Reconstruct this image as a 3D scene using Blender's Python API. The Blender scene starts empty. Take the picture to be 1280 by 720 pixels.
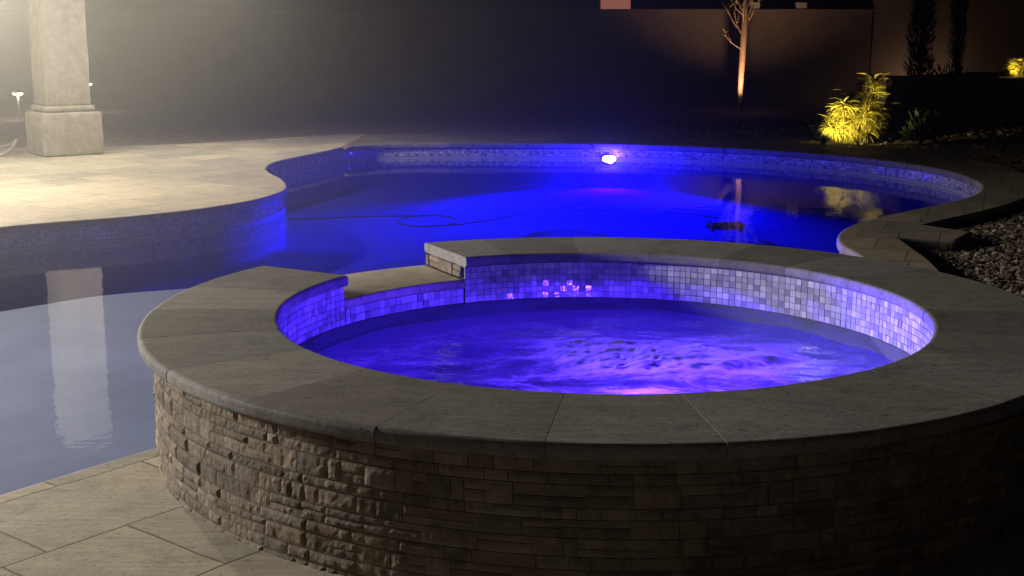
import bpy, bmesh, math, random
from mathutils import Vector, Matrix, noise
R = math.radians
PI = math.pi
rnd = random.Random(7)
scn = bpy.context.scene
col = scn.collection

# ------------------------------------------------------------------ helpers
def link(o, parent=None):
    col.objects.link(o)
    if parent is not None:
        o.parent = parent
    return o

def mesh_obj(name, verts, faces, mat, parent=None, smooth=False):
    me = bpy.data.meshes.new(name)
    me.from_pydata([tuple(v) for v in verts], [], faces)
    me.materials.append(mat)
    if smooth:
        for p in me.polygons:
            p.use_smooth = True
    me.update()
    return link(bpy.data.objects.new(name, me), parent)

def bm_obj(name, bm, mat, parent=None, smooth=False):
    me = bpy.data.meshes.new(name)
    bm.normal_update()
    bm.to_mesh(me); bm.free()
    me.materials.append(mat)
    if smooth:
        for p in me.polygons:
            p.use_smooth = True
    return link(bpy.data.objects.new(name, me), parent)

def empty(name, loc, label, cat, group=None):
    o = bpy.data.objects.new(name, None)
    o.empty_display_size = 0.1
    o.location = loc
    link(o)
    return tag(o, label, cat, group)

def tag(o, label, cat, group=None):
    o['label'] = label; o['category'] = cat
    if group: o['group'] = group
    return o

def struct(o, kind='structure'):
    o['kind'] = kind
    return o

def smooth_path(pts, step=0.08, closed=False):
    """Catmull-Rom through the points, resampled."""
    P = [Vector(p) for p in pts]
    n = len(P); out = []
    rng = range(n) if closed else range(n - 1)
    for i in rng:
        if closed:
            p0, p1, p2, p3 = P[i-1], P[i], P[(i+1) % n], P[(i+2) % n]
        else:
            p1, p2 = P[i], P[i+1]
            p0 = P[i-1] if i > 0 else p1 * 2 - p2
            p3 = P[i+2] if i + 2 < n else p2 * 2 - p1
        k = max(2, int((p2 - p1).length / step))
        for j in range(k):
            t = j / k
            out.append(0.5 * ((2*p1) + (p2-p0)*t + (2*p0-5*p1+4*p2-p3)*t*t + (3*p1-p0-3*p2+p3)*t**3))
    if not closed:
        out.append(P[-1])
    return out

def poly_slab(name, loops, z_top, half, bevel, mat, parent=None):
    """Flat slab from closed 2D loops (later loops are holes) with rounded edges."""
    cu = bpy.data.curves.new(name, 'CURVE')
    cu.dimensions = '2D'; cu.fill_mode = 'BOTH'
    cu.extrude = half; cu.bevel_depth = bevel; cu.bevel_resolution = 3
    cu.offset = -bevel
    for lp in loops:
        s = cu.splines.new('POLY'); s.points.add(len(lp) - 1)
        for q, p in zip(s.points, lp):
            q.co = (p[0], p[1], 0, 1)
        s.use_cyclic_u = True
    tmp = bpy.data.objects.new(name, cu); col.objects.link(tmp)
    dg = bpy.context.evaluated_depsgraph_get()
    me = bpy.data.meshes.new_from_object(tmp.evaluated_get(dg))
    bpy.data.objects.remove(tmp)
    me.materials.clear(); me.materials.append(mat)
    for v in me.vertices:
        v.co.z += z_top - half - bevel
    if half + bevel == 0.0:
        bb = bmesh.new(); bb.from_mesh(me)
        bmesh.ops.remove_doubles(bb, verts=bb.verts, dist=1e-5); bb.normal_update()
        print('SHEET', name, len(bb.faces), sum(1 for f in bb.faces if f.normal.z < 0), sum(f.calc_area() for f in bb.faces))
        flip = [f for f in bb.faces if f.normal.z < 0]
        if flip: bmesh.ops.reverse_faces(bb, faces=flip)
        bb.to_mesh(me); bb.free()
    me.name = name
    return link(bpy.data.objects.new(name, me), parent)

def tube(bm, pts, radii, seg=8, caps=True):
    rings = []
    n = len(pts)
    up = Vector((0.13, 0.21, 1)).normalized()
    for i, p in enumerate(pts):
        a = Vector(pts[max(0, i-1)]); b = Vector(pts[min(n-1, i+1)])
        t = (b - a).normalized()
        x = t.cross(up)
        if x.length < 1e-3: x = t.cross(Vector((1, 0, 0)))
        x.normalize(); y = t.cross(x)
        r = radii[i] if hasattr(radii, '__len__') else radii
        rings.append([bm.verts.new(Vector(p) + (x*math.cos(2*PI*k/seg) + y*math.sin(2*PI*k/seg))*r) for k in range(seg)])
    for a, b in zip(rings, rings[1:]):
        for k in range(seg):
            bm.faces.new((a[k], a[(k+1) % seg], b[(k+1) % seg], b[k]))
    if caps:
        bm.faces.new(rings[0][::-1]); bm.faces.new(rings[-1])

def box(bm, c, s, rot=None, bevel=0.0, seg=2):
    m = Matrix.Translation(c)
    if rot is not None: m = m @ rot
    m = m @ Matrix.Diagonal((s[0], s[1], s[2], 1))
    r = bmesh.ops.create_cube(bm, size=1, matrix=m)
    if bevel:
        es = list({e for v in r['verts'] for e in v.link_edges})
        bmesh.ops.bevel(bm, geom=es, offset=bevel, segments=seg, affect='EDGES', profile=0.5)

# ------------------------------------------------------------------ materials
def new_mat(name):
    m = bpy.data.materials.new(name); m.use_nodes = True
    nt = m.node_tree; nt.nodes.clear()
    out = nt.nodes.new('ShaderNodeOutputMaterial')
    return m, nt, out

class NT:
    def __init__(s, nt): s.nt = nt
    def n(s, typ, **kw):
        nd = s.nt.nodes.new('ShaderNode' + typ)
        for k, v in kw.items():
            if k.startswith('_'):
                setattr(nd, k[1:], v)
        return nd
    def l(s, a, b): s.nt.links.new(a, b)
    def coords(s, kind='Object', scale=(1, 1, 1), rot=(0, 0, 0), loc=(0, 0, 0)):
        tc = s.n('TexCoord'); mp = s.n('Mapping')
        mp.inputs['Scale'].default_value = scale
        mp.inputs['Rotation'].default_value = rot
        mp.inputs['Location'].default_value = loc
        s.l(tc.outputs[kind], mp.inputs['Vector'])
        return mp.outputs['Vector']
    def noise(s, vec, scale, detail=6, rough=0.6, dist=0.0):
        nd = s.n('TexNoise')
        nd.inputs['Scale'].default_value = scale; nd.inputs['Detail'].default_value = detail
        nd.inputs['Roughness'].default_value = rough; nd.inputs['Distortion'].default_value = dist
        s.l(vec, nd.inputs['Vector'])
        return nd.outputs['Fac']
    def ramp(s, fac, stops):
        nd = s.n('ValToRGB'); e = nd.color_ramp.elements
        while len(e) < len(stops): e.new(0.5)
        for el, (p, c) in zip(e, stops):
            el.position = p; el.color = (c[0], c[1], c[2], 1) if hasattr(c, '__len__') else (c, c, c, 1)
        s.l(fac, nd.inputs['Fac'])
        return nd.outputs['Color']
    def mix(s, fac, a, b, mode='MIX'):
        nd = s.n('Mix'); nd.data_type = 'RGBA'; nd.blend_type = mode
        for sock, v in ((nd.inputs[0], fac), (nd.inputs[6], a), (nd.inputs[7], b)):
            if hasattr(v, 'is_linked') or hasattr(v, 'links'): s.l(v, sock)
            elif hasattr(v, '__len__'): sock.default_value = (v[0], v[1], v[2], 1)
            else: sock.default_value = v
        return nd.outputs[2]
    def math(s, op, a, b=0.0):
        nd = s.n('Math'); nd.operation = op
        for sock, v in ((nd.inputs[0], a), (nd.inputs[1], b)):
            if hasattr(v, 'links'): s.l(v, sock)
            else: sock.default_value = v
        return nd.outputs[0]
    def bump(s, h, strength=0.3, dist=0.01, normal=None):
        nd = s.n('Bump'); nd.inputs['Strength'].default_value = strength
        nd.inputs['Distance'].default_value = dist
        s.l(h, nd.inputs['Height'])
        if normal is not None: s.l(normal, nd.inputs['Normal'])
        return nd.outputs['Normal']
    def principled(s, out, color, rough=0.6, normal=None, spec=0.5, metal=0.0):
        b = s.n('BsdfPrincipled')
        for sock, v in ((b.inputs['Base Color'], color), (b.inputs['Roughness'], rough)):
            if hasattr(v, 'links'): s.l(v, sock)
            elif hasattr(v, '__len__'): sock.default_value = (v[0], v[1], v[2], 1)
            else: sock.default_value = v
        b.inputs['Specular IOR Level'].default_value = spec
        b.inputs['Metallic'].default_value = metal
        if normal is not None: s.l(normal, b.inputs['Normal'])
        s.l(b.outputs[0], out.inputs['Surface'])
        return b

def simple(name, color, rough=0.6, var=0.25, scale=8, bump=0.0, spec=0.5, metal=0.0, bscale=60):
    m, nt, out = new_mat(name); t = NT(nt)
    v = t.coords()
    f = t.noise(v, scale, 7, 0.65)
    c = t.ramp(f, [(0.3, [x*(1-var) for x in color]), (0.7, [min(1, x*(1+var)) for x in color])])
    nrm = t.bump(t.noise(v, bscale, 8, 0.7), bump, 0.01) if bump else None
    t.principled(out, c, rough, nrm, spec, metal)
    return m

def travertine(name, base, grid=None, rot=0.0, loc=(0, 0, 0), stone_attr=False):
    m, nt, out = new_mat(name); t = NT(nt)
    v = t.coords(loc=loc, rot=(0, 0, rot))
    cloud = t.noise(v, 1.6, 8, 0.62, 0.4)
    vv = t.coords(scale=(1.2, 9, 4), rot=(0, 0, rot))
    vein = t.noise(vv, 3.0, 9, 0.7, 0.9)
    pores = t.noise(v, 55, 4, 0.7)
    c = t.ramp(cloud, [(0.25, [x*0.74 for x in base]), (0.5, base), (0.78, [min(1, x*1.16) for x in base])])
    c = t.mix(0.55, c, t.ramp(vein, [(0.3, [x*0.5 for x in base]), (0.55, base), (0.8, [min(1, x*1.35) for x in base])]))
    dark = t.ramp(pores, [(0.32, 0.35), (0.44, 1.0)])
    blot = t.noise(v, 6.5, 8, 0.75, 0.8)
    c = t.mix(0.75, c, t.ramp(blot, [(0.28, 0.55), (0.48, 1.0), (0.72, 1.22)]), 'MULTIPLY')
    c = t.mix(0.8, c, dark, 'MULTIPLY')
    h = t.math('ADD', t.math('MULTIPLY', pores, 0.6), t.math('MULTIPLY', vein, 0.8))
    if grid:
        br = t.n('TexBrick')
        br.offset = 0.5; br.offset_frequency = 2; br.squash = 0.62; br.squash_frequency = 3
        br.inputs['Scale'].default_value = 1.0
        br.inputs['Brick Width'].default_value = grid[0]; br.inputs['Row Height'].default_value = grid[1]
        br.inputs['Mortar Size'].default_value = 0.0045; br.inputs['Mortar Smooth'].default_value = 0.35
        br.inputs['Color1'].default_value = (0.72, 0.74, 0.78, 1); br.inputs['Color2'].default_value = (1.12, 1.08, 1.0, 1)
        br.inputs['Mortar'].default_value = (0.30, 0.28, 0.26, 1)
        wob = t.noise(v, 4.0, 3, 0.5)
        sc = t.n('VectorMath'); sc.operation = 'MULTIPLY_ADD'
        ww = t.n('CombineXYZ'); t.l(wob, ww.inputs[0]); t.l(wob, ww.inputs[1])
        t.l(ww.outputs[0], sc.inputs[0]); sc.inputs[1].default_value = (0.02, 0.02, 0); t.l(v, sc.inputs[2])
        t.l(sc.outputs[0], br.inputs['Vector'])
        c = t.mix(1.0, c, br.outputs['Color'], 'MULTIPLY')
        h = t.math('SUBTRACT', h, t.math('MULTIPLY', br.outputs['Fac'], 2.2))
    if stone_attr:
        at = t.n('Attribute'); at.attribute_name = 'tone'
        c = t.mix(1.0, c, at.outputs['Color'], 'MULTIPLY')
    rough = t.ramp(cloud, [(0.3, 0.6), (0.7, 0.85)])
    t.principled(out, c, rough, t.bump(h, 0.28, 0.006), 0.2)
    return m

def tile_mat(name, a, b, rough=0.12):
    m, nt, out = new_mat(name); t = NT(nt)
    at = t.n('Attribute'); at.attribute_name = 'tone'
    v = t.coords()
    c = t.mix(at.outputs['Fac'], a, b)
    c = t.mix(0.35, c, t.ramp(t.noise(v, 14, 6, 0.7), [(0.3, 0.45), (0.7, 1.0)]), 'MULTIPLY')
    t.principled(out, c, rough, t.bump(t.noise(v, 40, 3, 0.5), 0.08, 0.01), 0.7)
    return m

def water_mat(name, bump_s, scales, tint, foam=False):
    m, nt, out = new_mat(name); t = NT(nt)
    v = t.coords()
    h = None
    for sc, w in scales:
        x = t.math('MULTIPLY', t.noise(v, sc, 3, 0.55, 0.6), w)
        h = x if h is None else t.math('ADD', h, x)
    nrm = t.bump(h, bump_s, 0.02)
    lw = t.n('LayerWeight'); t.l(nrm, lw.inputs['Normal'])   # Schlick reflectance of water
    fr = t.math('ADD', t.math('MULTIPLY', t.math('POWER', lw.outputs['Facing'], 5.2), 0.86), 0.02)
    gl = t.n('BsdfGlossy'); gl.inputs['Roughness'].default_value = 0.015
    gl.inputs['Color'].default_value = (1, 1, 1, 1)
    t.l(nrm, gl.inputs['Normal'])
    tr = t.n('BsdfTransparent'); tr.inputs['Color'].default_value = (*tint, 1)
    under = tr.outputs[0]
    if foam:
        # air bubbles from the jets: milky streaks that scatter the lamp below
        va = t.coords(scale=(1.0, 1.5, 1.0))
        f1 = t.noise(va, 2.5, 10, 0.6, 1.2)
        f2 = t.noise(va, 16, 8, 0.72, 1.4)
        at = t.n('Attribute'); at.attribute_name = 'churn'
        vo = t.n('TexVoronoi'); vo.inputs['Scale'].default_value = 60; t.l(v, vo.inputs['Vector'])
        bub = t.ramp(vo.outputs['Distance'], [(0.10, 1.0), (0.22, 0.0)])
        pat = t.math('ADD', t.math('MULTIPLY', f1, 0.8), t.math('MULTIPLY', f2, 0.3))
        pat = t.math('ADD', pat, t.math('MULTIPLY', t.math('SUBTRACT', at.outputs['Fac'], 0.30), 0.34))
        f = t.ramp(pat, [(0.42, 0.09), (0.50, 0.20), (0.57, 0.55), (0.66, 1.0)])
        f = t.math('MINIMUM', t.math('ADD', f, t.math('MULTIPLY', t.math('MULTIPLY', bub, at.outputs['Fac']), 0.35)), 1.0)
        df = t.n('BsdfDiffuse'); df.inputs['Color'].default_value = (0.62, 0.62, 0.88, 1)
        tl = t.n('BsdfTranslucent'); tl.inputs['Color'].default_value = (0.8, 0.82, 0.9, 1)
        t.l(nrm, tl.inputs['Normal']); t.l(nrm, df.inputs['Normal'])
        ms = t.n('MixShader'); ms.inputs[0].default_value = 0.72
        t.l(df.outputs[0], ms.inputs[1]); t.l(tl.outputs[0], ms.inputs[2])
        m2 = t.n('MixShader'); t.l(f, m2.inputs[0])
        t.l(under, m2.inputs[1]); t.l(ms.outputs[0], m2.inputs[2])
        under = m2.outputs[0]
    mx = t.n('MixShader')
    t.l(fr, mx.inputs[0]); t.l(under, mx.inputs[1]); t.l(gl.outputs[0], mx.inputs[2])
    t.l(mx.outputs[0], out.inputs['Surface'])
    return m

def emit_mat(name, color, strength):
    m, nt, out = new_mat(name); t = NT(nt)
    e = t.n('Emission'); e.inputs[0].default_value = (*color, 1); e.inputs[1].default_value = strength
    t.l(e.outputs[0], out.inputs['Surface'])
    return m

def leaf_mat(name, a, b, trans=0.35):
    m, nt, out = new_mat(name); t = NT(nt)
    at = t.n('Attribute'); at.attribute_name = 'tone'
    c = t.mix(at.outputs['Fac'], a, b)
    p = t.n('BsdfPrincipled'); t.l(c, p.inputs['Base Color'])
    p.inputs['Roughness'].default_value = 0.45; p.inputs['Specular IOR Level'].default_value = 0.35
    tl = t.n('BsdfTranslucent'); t.l(c, tl.inputs['Color'])
    ms = t.n('MixShader'); ms.inputs[0].default_value = trans
    t.l(p.outputs[0], ms.inputs[1]); t.l(tl.outputs[0], ms.inputs[2])
    t.l(ms.outputs[0], out.inputs['Surface'])
    return m

def set_tone(o, vals, color=False):
    """One value per face, stored as a face attribute called tone."""
    me = o.data
    a = me.attributes.new('tone', 'FLOAT_COLOR' if color else 'FLOAT', 'FACE')
    if color:
        a.data.foreach_set('color', [x for v in vals for x in (v[0], v[1], v[2], 1)])
    else:
        a.data.foreach_set('value', vals)

TRAV = (0.36, 0.315, 0.235)
M = {}
M['patio'] = travertine('patio_travertine', (0.42, 0.385, 0.31), (0.64, 0.46), R(-51), (0.03, 0.0, 0))
M['coping'] = travertine('coping_travertine', (0.222, 0.213, 0.202), stone_attr=True)
M['poolcop'] = travertine('pool_coping_travertine', (0.27, 0.245, 0.20), (0.45, 0.45), R(20))
M['spill'] = travertine('spillway_travertine', (0.40, 0.36, 0.28))
M['tile'] = tile_mat('glass_mosaic', (0.30, 0.29, 0.34), (0.74, 0.73, 0.76))
M['grout'] = simple('grout', (0.27, 0.26, 0.275), 0.85, 0.2, 20)
M['pooltile'] = tile_mat('pool_mosaic', (0.20, 0.20, 0.26), (0.78, 0.78, 0.82))
M['plaster'] = simple('spa_plaster', (0.055, 0.065, 0.095), 0.7, 0.15, 6, 0.1)
M['clad'] = None
M['ledge'] = simple('ledge_plaster', (0.19, 0.215, 0.265), 0.8, 0.22, 1.3, 0.3, bscale=120)
M['stucco'] = simple('stucco', (0.21, 0.155, 0.12), 0.9, 0.12, 3, 0.5, bscale=90)
M['stucco_dark'] = simple('neighbour_stucco', (0.30, 0.22, 0.17), 0.9, 0.15, 2, 0.4, bscale=70)
M['colstone'] = simple('column_stone', (0.29, 0.265, 0.215), 0.9, 0.3, 9, 1.0, bscale=24, spec=0.15)
M['soil'] = simple('decomposed_granite', (0.33, 0.26, 0.205), 0.95, 0.4, 9, 0.8, bscale=90)
M['black'] = simple('black_metal', (0.02, 0.02, 0.02), 0.45, 0.2, 10)
M['rubber'] = simple('black_rubber', (0.004, 0.004, 0.05), 0.95, 0.2, 10)
M['hose'] = simple('hose_rubber', (0.36, 0.36, 0.34), 0.5, 0.15, 12)
M['steel'] = simple('brushed_metal', (0.55, 0.53, 0.5), 0.4, 0.1, 20, metal=0.6)
M['bark'] = simple('young_bark', (0.42, 0.27, 0.17), 0.85, 0.25, 14, 0.4, bscale=50)
M['roof'] = simple('roof_tile', (0.14, 0.08, 0.06), 0.8, 0.25, 5, 0.3)
M['pale'] = simple('pale_block', (0.5, 0.46, 0.40), 0.85, 0.1, 8, 0.2)

def cladding_mat():
    m, nt, out = new_mat('split_face_stone'); t = NT(nt)
    v = t.coords()
    at = t.n('Attribute'); at.attribute_name = 'tone'
    f = t.noise(v, 11, 9, 0.7, 0.5)
    c = t.ramp(f, [(0.25, (0.115, 0.088, 0.066)), (0.5, (0.245, 0.20, 0.152)), (0.78, (0.37, 0.315, 0.25))])
    c = t.mix(1.0, c, at.outputs['Color'], 'MULTIPLY')
    g = t.noise(v, 70, 6, 0.75)
    c = t.mix(0.5, c, t.ramp(g, [(0.3, 0.5), (0.65, 1.05)]), 'MULTIPLY')
    h = t.math('ADD', t.math('MULTIPLY', f, 1.4), t.math('MULTIPLY', g, 0.5))
    t.principled(out, c, 0.85, t.bump(h, 0.6, 0.012), 0.25)
    return m
M['clad'] = cladding_mat()

def floor_mat():
    m, nt, out = new_mat('pool_pebble_plaster'); t = NT(nt)
    v = t.coords()
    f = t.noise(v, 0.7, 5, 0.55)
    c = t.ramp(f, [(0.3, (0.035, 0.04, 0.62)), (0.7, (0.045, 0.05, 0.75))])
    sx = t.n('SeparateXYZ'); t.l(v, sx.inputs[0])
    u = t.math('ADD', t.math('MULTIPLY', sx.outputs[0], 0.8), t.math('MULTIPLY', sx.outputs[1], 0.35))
    veil_mask = t.ramp(t.math('MULTIPLY', t.math('ADD', u, 2.0), 0.16), [(0.25, 1.0), (0.75, 0.0)])
    c = t.mix(veil_mask, c, (0.34, 0.34, 0.50))  # paler to the left: grey veil of lamp glare painted into the plaster
    n1 = t.bump(t.noise(v, 28, 4, 0.7), 1.0, 0.09)
    t.principled(out, c, 0.9, n1, 0.0)
    return m
M['floor'] = floor_mat()
M['water'] = water_mat('pool_water', 0.08, [(1.3, 1.0), (5.0, 0.45), (16, 0.12)], (0.86, 0.90, 1.0))
M['spawater'] = water_mat('spa_water', 0.34, [(5, 0.8), (14, 0.5), (40, 0.15)], (0.75, 0.8, 1.0), foam=True)

# ------------------------------------------------------------------ layout numbers (metres)
CX, CY = 0.324, 4.705            # centre of the raised round spa
RI, RO, RW = 1.165, 1.637, 1.592  # coping inner, coping outer, cladding face
ZC = 0.45                        # top of spa coping
NA, NB = R(117), R(149)          # spillway notch
WZ = -0.19                       # pool water
SWZ = 0.178                      # spa water
def pol(r, a, z=0.0): return Vector((CX + r*math.cos(a), CY + r*math.sin(a), z))

far_pts = [(-2.12, 16.42), (-1.72, 16.78), (-1.2, 16.9), (-0.5, 16.93), (0.1, 16.93), (1.23, 16.82), (2.12, 16.55), (3.02, 16.0),
           (3.82, 15.22), (4.3, 14.40), (4.53, 13.5), (4.49, 12.6), (4.31, 11.98), (4.02, 11.46), (3.57, 10.92), (2.95, 10.27), (2.55, 9.75),
           (2.34, 9.30), (2.25, 8.87), (2.26, 8.44), (2.22, 7.6), (1.95, 6.7), (1.55, 5.95)]
left_pts = [(-1.22, 4.48), (-1.45, 4.19), (-1.63, 3.95), (-1.85, 3.66), (-2.3, 3.2), (-3.0, 3.0), (-3.9, 3.4), (-4.7, 4.6), (-5.0, 6.0), (-4.9, 7.4), (-4.5, 8.5),
            (-4.2, 9.1), (-3.83, 9.62), (-3.46, 9.92), (-3.06, 10.17), (-2.62, 10.58), (-2.27, 11.13), (-2.12, 11.6), (-2.09, 12.1),
            (-2.25, 12.8), (-2.48, 13.4), (-2.62, 13.95), (-2.62, 14.6), (-2.47, 15.15), (-2.30, 15.7), (-2.12, 16.42)]
far = smooth_path([(x, y, 0) for x, y in far_pts])
left = smooth_path([(x, y, 0) for x, y in left_pts])
back_arc = [pol(1.5, R(40) + (R(188) - R(40))*i/40) for i in range(41)]           # behind the spa, right to left
front_arc = [pol(1.5, R(40) - (R(40) + R(172))*i/60) for i in range(61)]          # round the front, right to left
pool_loop = far + back_arc + left[:-1]
hole_loop = far + front_arc + left[:-1]

def offset_loop(loop, d):
    n = len(loop); out = []
    for i in range(n):
        t = (loop[(i+1) % n] - loop[i-1])
        t.z = 0; t.normalize()
        out.append(loop[i] + Vector((-t.y, t.x, 0)) * d)
    return out
area = sum(a.x*b.y - b.x*a.y for a, b in zip(pool_loop, pool_loop[1:] + pool_loop[:1]))
SGN = -1.0 if area > 0 else 1.0   # offset sign that goes outward
def outw(loop, d): return offset_loop(loop, SGN*d)

# ------------------------------------------------------------------ ground, patio
GZ = -0.075
gl = outw(hole_loop, 0.05)
ground = struct(poly_slab('ground', [[(-220, -60), (220, -60), (220, 300), (-220, 300)], [(p.x, p.y) for p in gl]], GZ, 0.0, 0.0, M['soil']))

patio_out = [Vector(p) for p in [(-1.95, 18.45, 0), (-2.45, 18.35, 0), (-3.3, 17.5, 0), (-4.3, 16.75, 0), (-5.2, 16.4, 0), (-9, 15.9, 0), (-16, 15.5, 0), (-16, -6, 0), (7, -6, 0), (7, 1.2, 0), (3.4, 2.6, 0)]]
farend = far[: 8]
patio_loop = [far[0]] + patio_out[:0] + [Vector((-2.0, 18.42, 0))] + patio_out[1:] + [pol(1.5, R(-30) - (R(150) - R(8))*i/60 ) for i in range(61)] + left[:-1]
patio = struct(poly_slab('patio', [[(p.x, p.y) for p in patio_loop]], 0.0, 0.012, 0.018, M['patio']))

# ------------------------------------------------------------------ swimming pool
pool = empty('swimming_pool', (0, 11, -0.5), 'freeform swimming pool with deep blue lit water, pale mosaic waterline band and stone coping', 'swimming pool')
PIN = Matrix.Translation((0, -11, 0.5))
def P_(o):
    o.matrix_parent_inverse = PIN
    return o
outer_right = smooth_path([(-2.0, 18.42, 0), (-1.3, 18.5, 0), (0.1, 18.55, 0), (1.78, 18.33, 0), (2.9, 17.95, 0), (3.84, 17.35, 0), (4.64, 16.45, 0), (5.1, 15.47, 0), (5.3, 14.27, 0), (5.24, 13.3, 0), (5.0, 12.3, 0), (4.41, 11.25, 0), (3.85, 10.55, 0)]) \
    + [Vector(p) for p in [(3.11, 9.78, 0), (3.35, 9.42, 0), (3.03, 8.94, 0), (2.74, 9.15, 0)]] + smooth_path([(2.70, 8.6, 0), (2.67, 8.2, 0), (2.59, 7.7, 0), (2.4, 6.9, 0), (2.0, 6.0, 0)])
cop_loop = far + [Vector((1.6, 5.7, 0))] + outer_right[::-1]
P_(poly_slab('coping', [[(p.x, p.y) for p in cop_loop]], 0.0, 0.014, 0.022, M['poolcop'], pool))

def ribbon(loop, z0, z1, name, mat, parent, closed=True):
    n = len(loop); vs = []; fs = []
    for p in loop:
        vs.append((p.x, p.y, z0)); vs.append((p.x, p.y, z1))
    for i in range(n if closed else n-1):
        j = (i+1) % n
        fs.append((2*i, 2*j, 2*j+1, 2*i+1))
    return mesh_obj(name, vs, fs, mat, parent, True)

wall_loop = outw(pool_loop, 0.028)
vs = []; fs = []
FZ = -0.56
n = len(wall_loop)
for p in wall_loop: vs += [(p.x, p.y, FZ), (p.x, p.y, -0.046)]
for i in range(n):
    j = (i+1) % n; fs.append((2*i, 2*j, 2*j+1, 2*i+1))
b0 = len(vs)
NX, NY = 40, 60
for j in range(NY+1):
    for i in range(NX+1):
        vs.append((-6 + 12*i/NX, 2.4 + 15.6*j/NY, FZ + 0.004*noise.noise(Vector((i*0.3, j*0.3, 0)))))
for j in range(NY):
    for i in range(NX):
        a = b0 + j*(NX+1) + i
        fs.append((a, a+1, a+NX+2, a+NX+1))
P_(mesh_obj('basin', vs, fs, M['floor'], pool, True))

def tile_band(loop, z0, z1, rows, inset, tw, mat, seed, dropout=0.0, tilt=0.035, skip=None):
    """Individual mosaic tiles, each a hair out of true, on a closed or open path."""
    r = random.Random(seed)
    pts = loop; n = len(pts)
    cum = [0.0]
    for i in range(n - 1): cum.append(cum[-1] + (pts[i+1]-pts[i]).length)
    L = cum[-1]; k = int(L / tw); vs = []; fs = []; tones = []
    def at(s):
        lo, hi = 0, n-1
        while hi - lo > 1:
            m = (lo+hi)//2
            if cum[m] <= s: lo = m
            else: hi = m
        t = (s - cum[lo]) / max(1e-9, cum[hi]-cum[lo])
        p = pts[lo].lerp(pts[hi], t); d = (pts[hi]-pts[lo]).normalized()
        return p, d
    th = (z1 - z0) / rows; g = 0.0014
    wts = [r.uniform(0.82, 1.18) for _ in range(k)]; sw = sum(wts); acc = 0.0
    for i in range(k):
        w = wts[i]*L/sw; p, d = at(acc + w/2); acc += w
        nrm = Vector((-d.y, d.x, 0)) * inset
        if skip and skip(p): continue
        for j in range(rows):
            zc = z0 + (j+0.5)*th
            a = r.gauss(0, tilt); b = r.gauss(0, tilt)
            hw, hh = w/2 - g, th/2 - g
            u = (d*math.cos(a) + nrm.normalized()*math.sin(a)); v = Vector((0, 0, 1))*math.cos(b) + nrm.normalized()*math.sin(b)
            c = p + nrm + Vector((0, 0, zc))
            q = len(vs)
            vs += [c - u*hw - v*hh, c + u*hw - v*hh, c + u*hw + v*hh, c - u*hw + v*hh]
            fs.append((q, q+1, q+2, q+3))
            x = r.random(); tones.append(min(1, max(0, r.gauss(0.5, 0.27))))
    return vs, fs, tones

inner_sign = 0.004 * (-SGN) * (1 if SGN else 1)
vs, fs, tn = tile_band(wall_loop + [wall_loop[0]], -0.168, -0.05, 4, 0.006 * -SGN, 0.034, None, 3)
o = P_(mesh_obj('tile_band', vs, fs, M['pooltile'], pool)); set_tone(o, tn)
# plaster line under the tiles, standing slightly proud
o = P_(ribbon(outw(pool_loop, 0.018), -0.235, -0.171, 'waterline_plaster', simple('white_plaster', (0.4, 0.4, 0.42), 0.7, 0.1, 6), pool))

ledge_arc = smooth_path([(-6.2, 6.3, 0), (-4.6, 6.7, 0), (-3.75, 7.35, 0), (-3.2, 8.0, 0), (-2.98, 8.24, 0), (-2.72, 8.5, 0), (-2.2, 8.74, 0), (-1.7, 8.82, 0), (-1.1, 8.75, 0), (-0.5, 8.3, 0), (-0.1, 7.4, 0), (0.1, 6.0, 0)])
lp = ledge_arc + [Vector((0.1, 5.0, 0)), Vector((-0.9, 2.9, 0)), Vector((-6.2, 2.5, 0))]
P_(poly_slab('tanning_ledge', [[(p.x, p.y) for p in lp]], -0.285, 0.14, 0.012, M['ledge'], pool))

# lit lamp in the far pool wall
LX, LY = 1.245, 16.80
niche = bmesh.new()
bmesh.ops.create_cone(niche, segments=28, radius1=0.10, radius2=0.085, depth=0.03, cap_ends=True, matrix=Matrix.Translation((LX, LY-0.006, -0.178)) @ Matrix.Diagonal((1, 1, 0.38, 1)) @ Matrix.Rotation(R(90), 4, 'X'))
lamp_o = P_(bm_obj('pool_light', niche, M['steel'], pool))
lens = bmesh.new()
bmesh.ops.create_uvsphere(lens, u_segments=24, v_segments=12, radius=0.075, matrix=Matrix.Translation((LX, LY-0.025, -0.178)) @ Matrix.Diagonal((1.15, 0.4, 0.40, 1)))
lens_o = bm_obj('lens', lens, emit_mat('pool_lamp_glow', (0.7, 0.72, 1.0), 20), lamp_o, True)

water = struct(poly_slab('water', [[(p.x, p.y) for p in outw(pool_loop, 0.02)]], WZ, 0.0, 0.0, M['water']))

# ------------------------------------------------------------------ spa
spa = empty('hot_tub', (CX, CY, 0), 'raised round stone clad hot tub with glowing violet bubbling water and spillway notch', 'hot tub')
SIN = Matrix.Translation((-CX, -CY, 0))
def S_(o):
    o.matrix_parent_inverse = SIN
    return o

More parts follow.
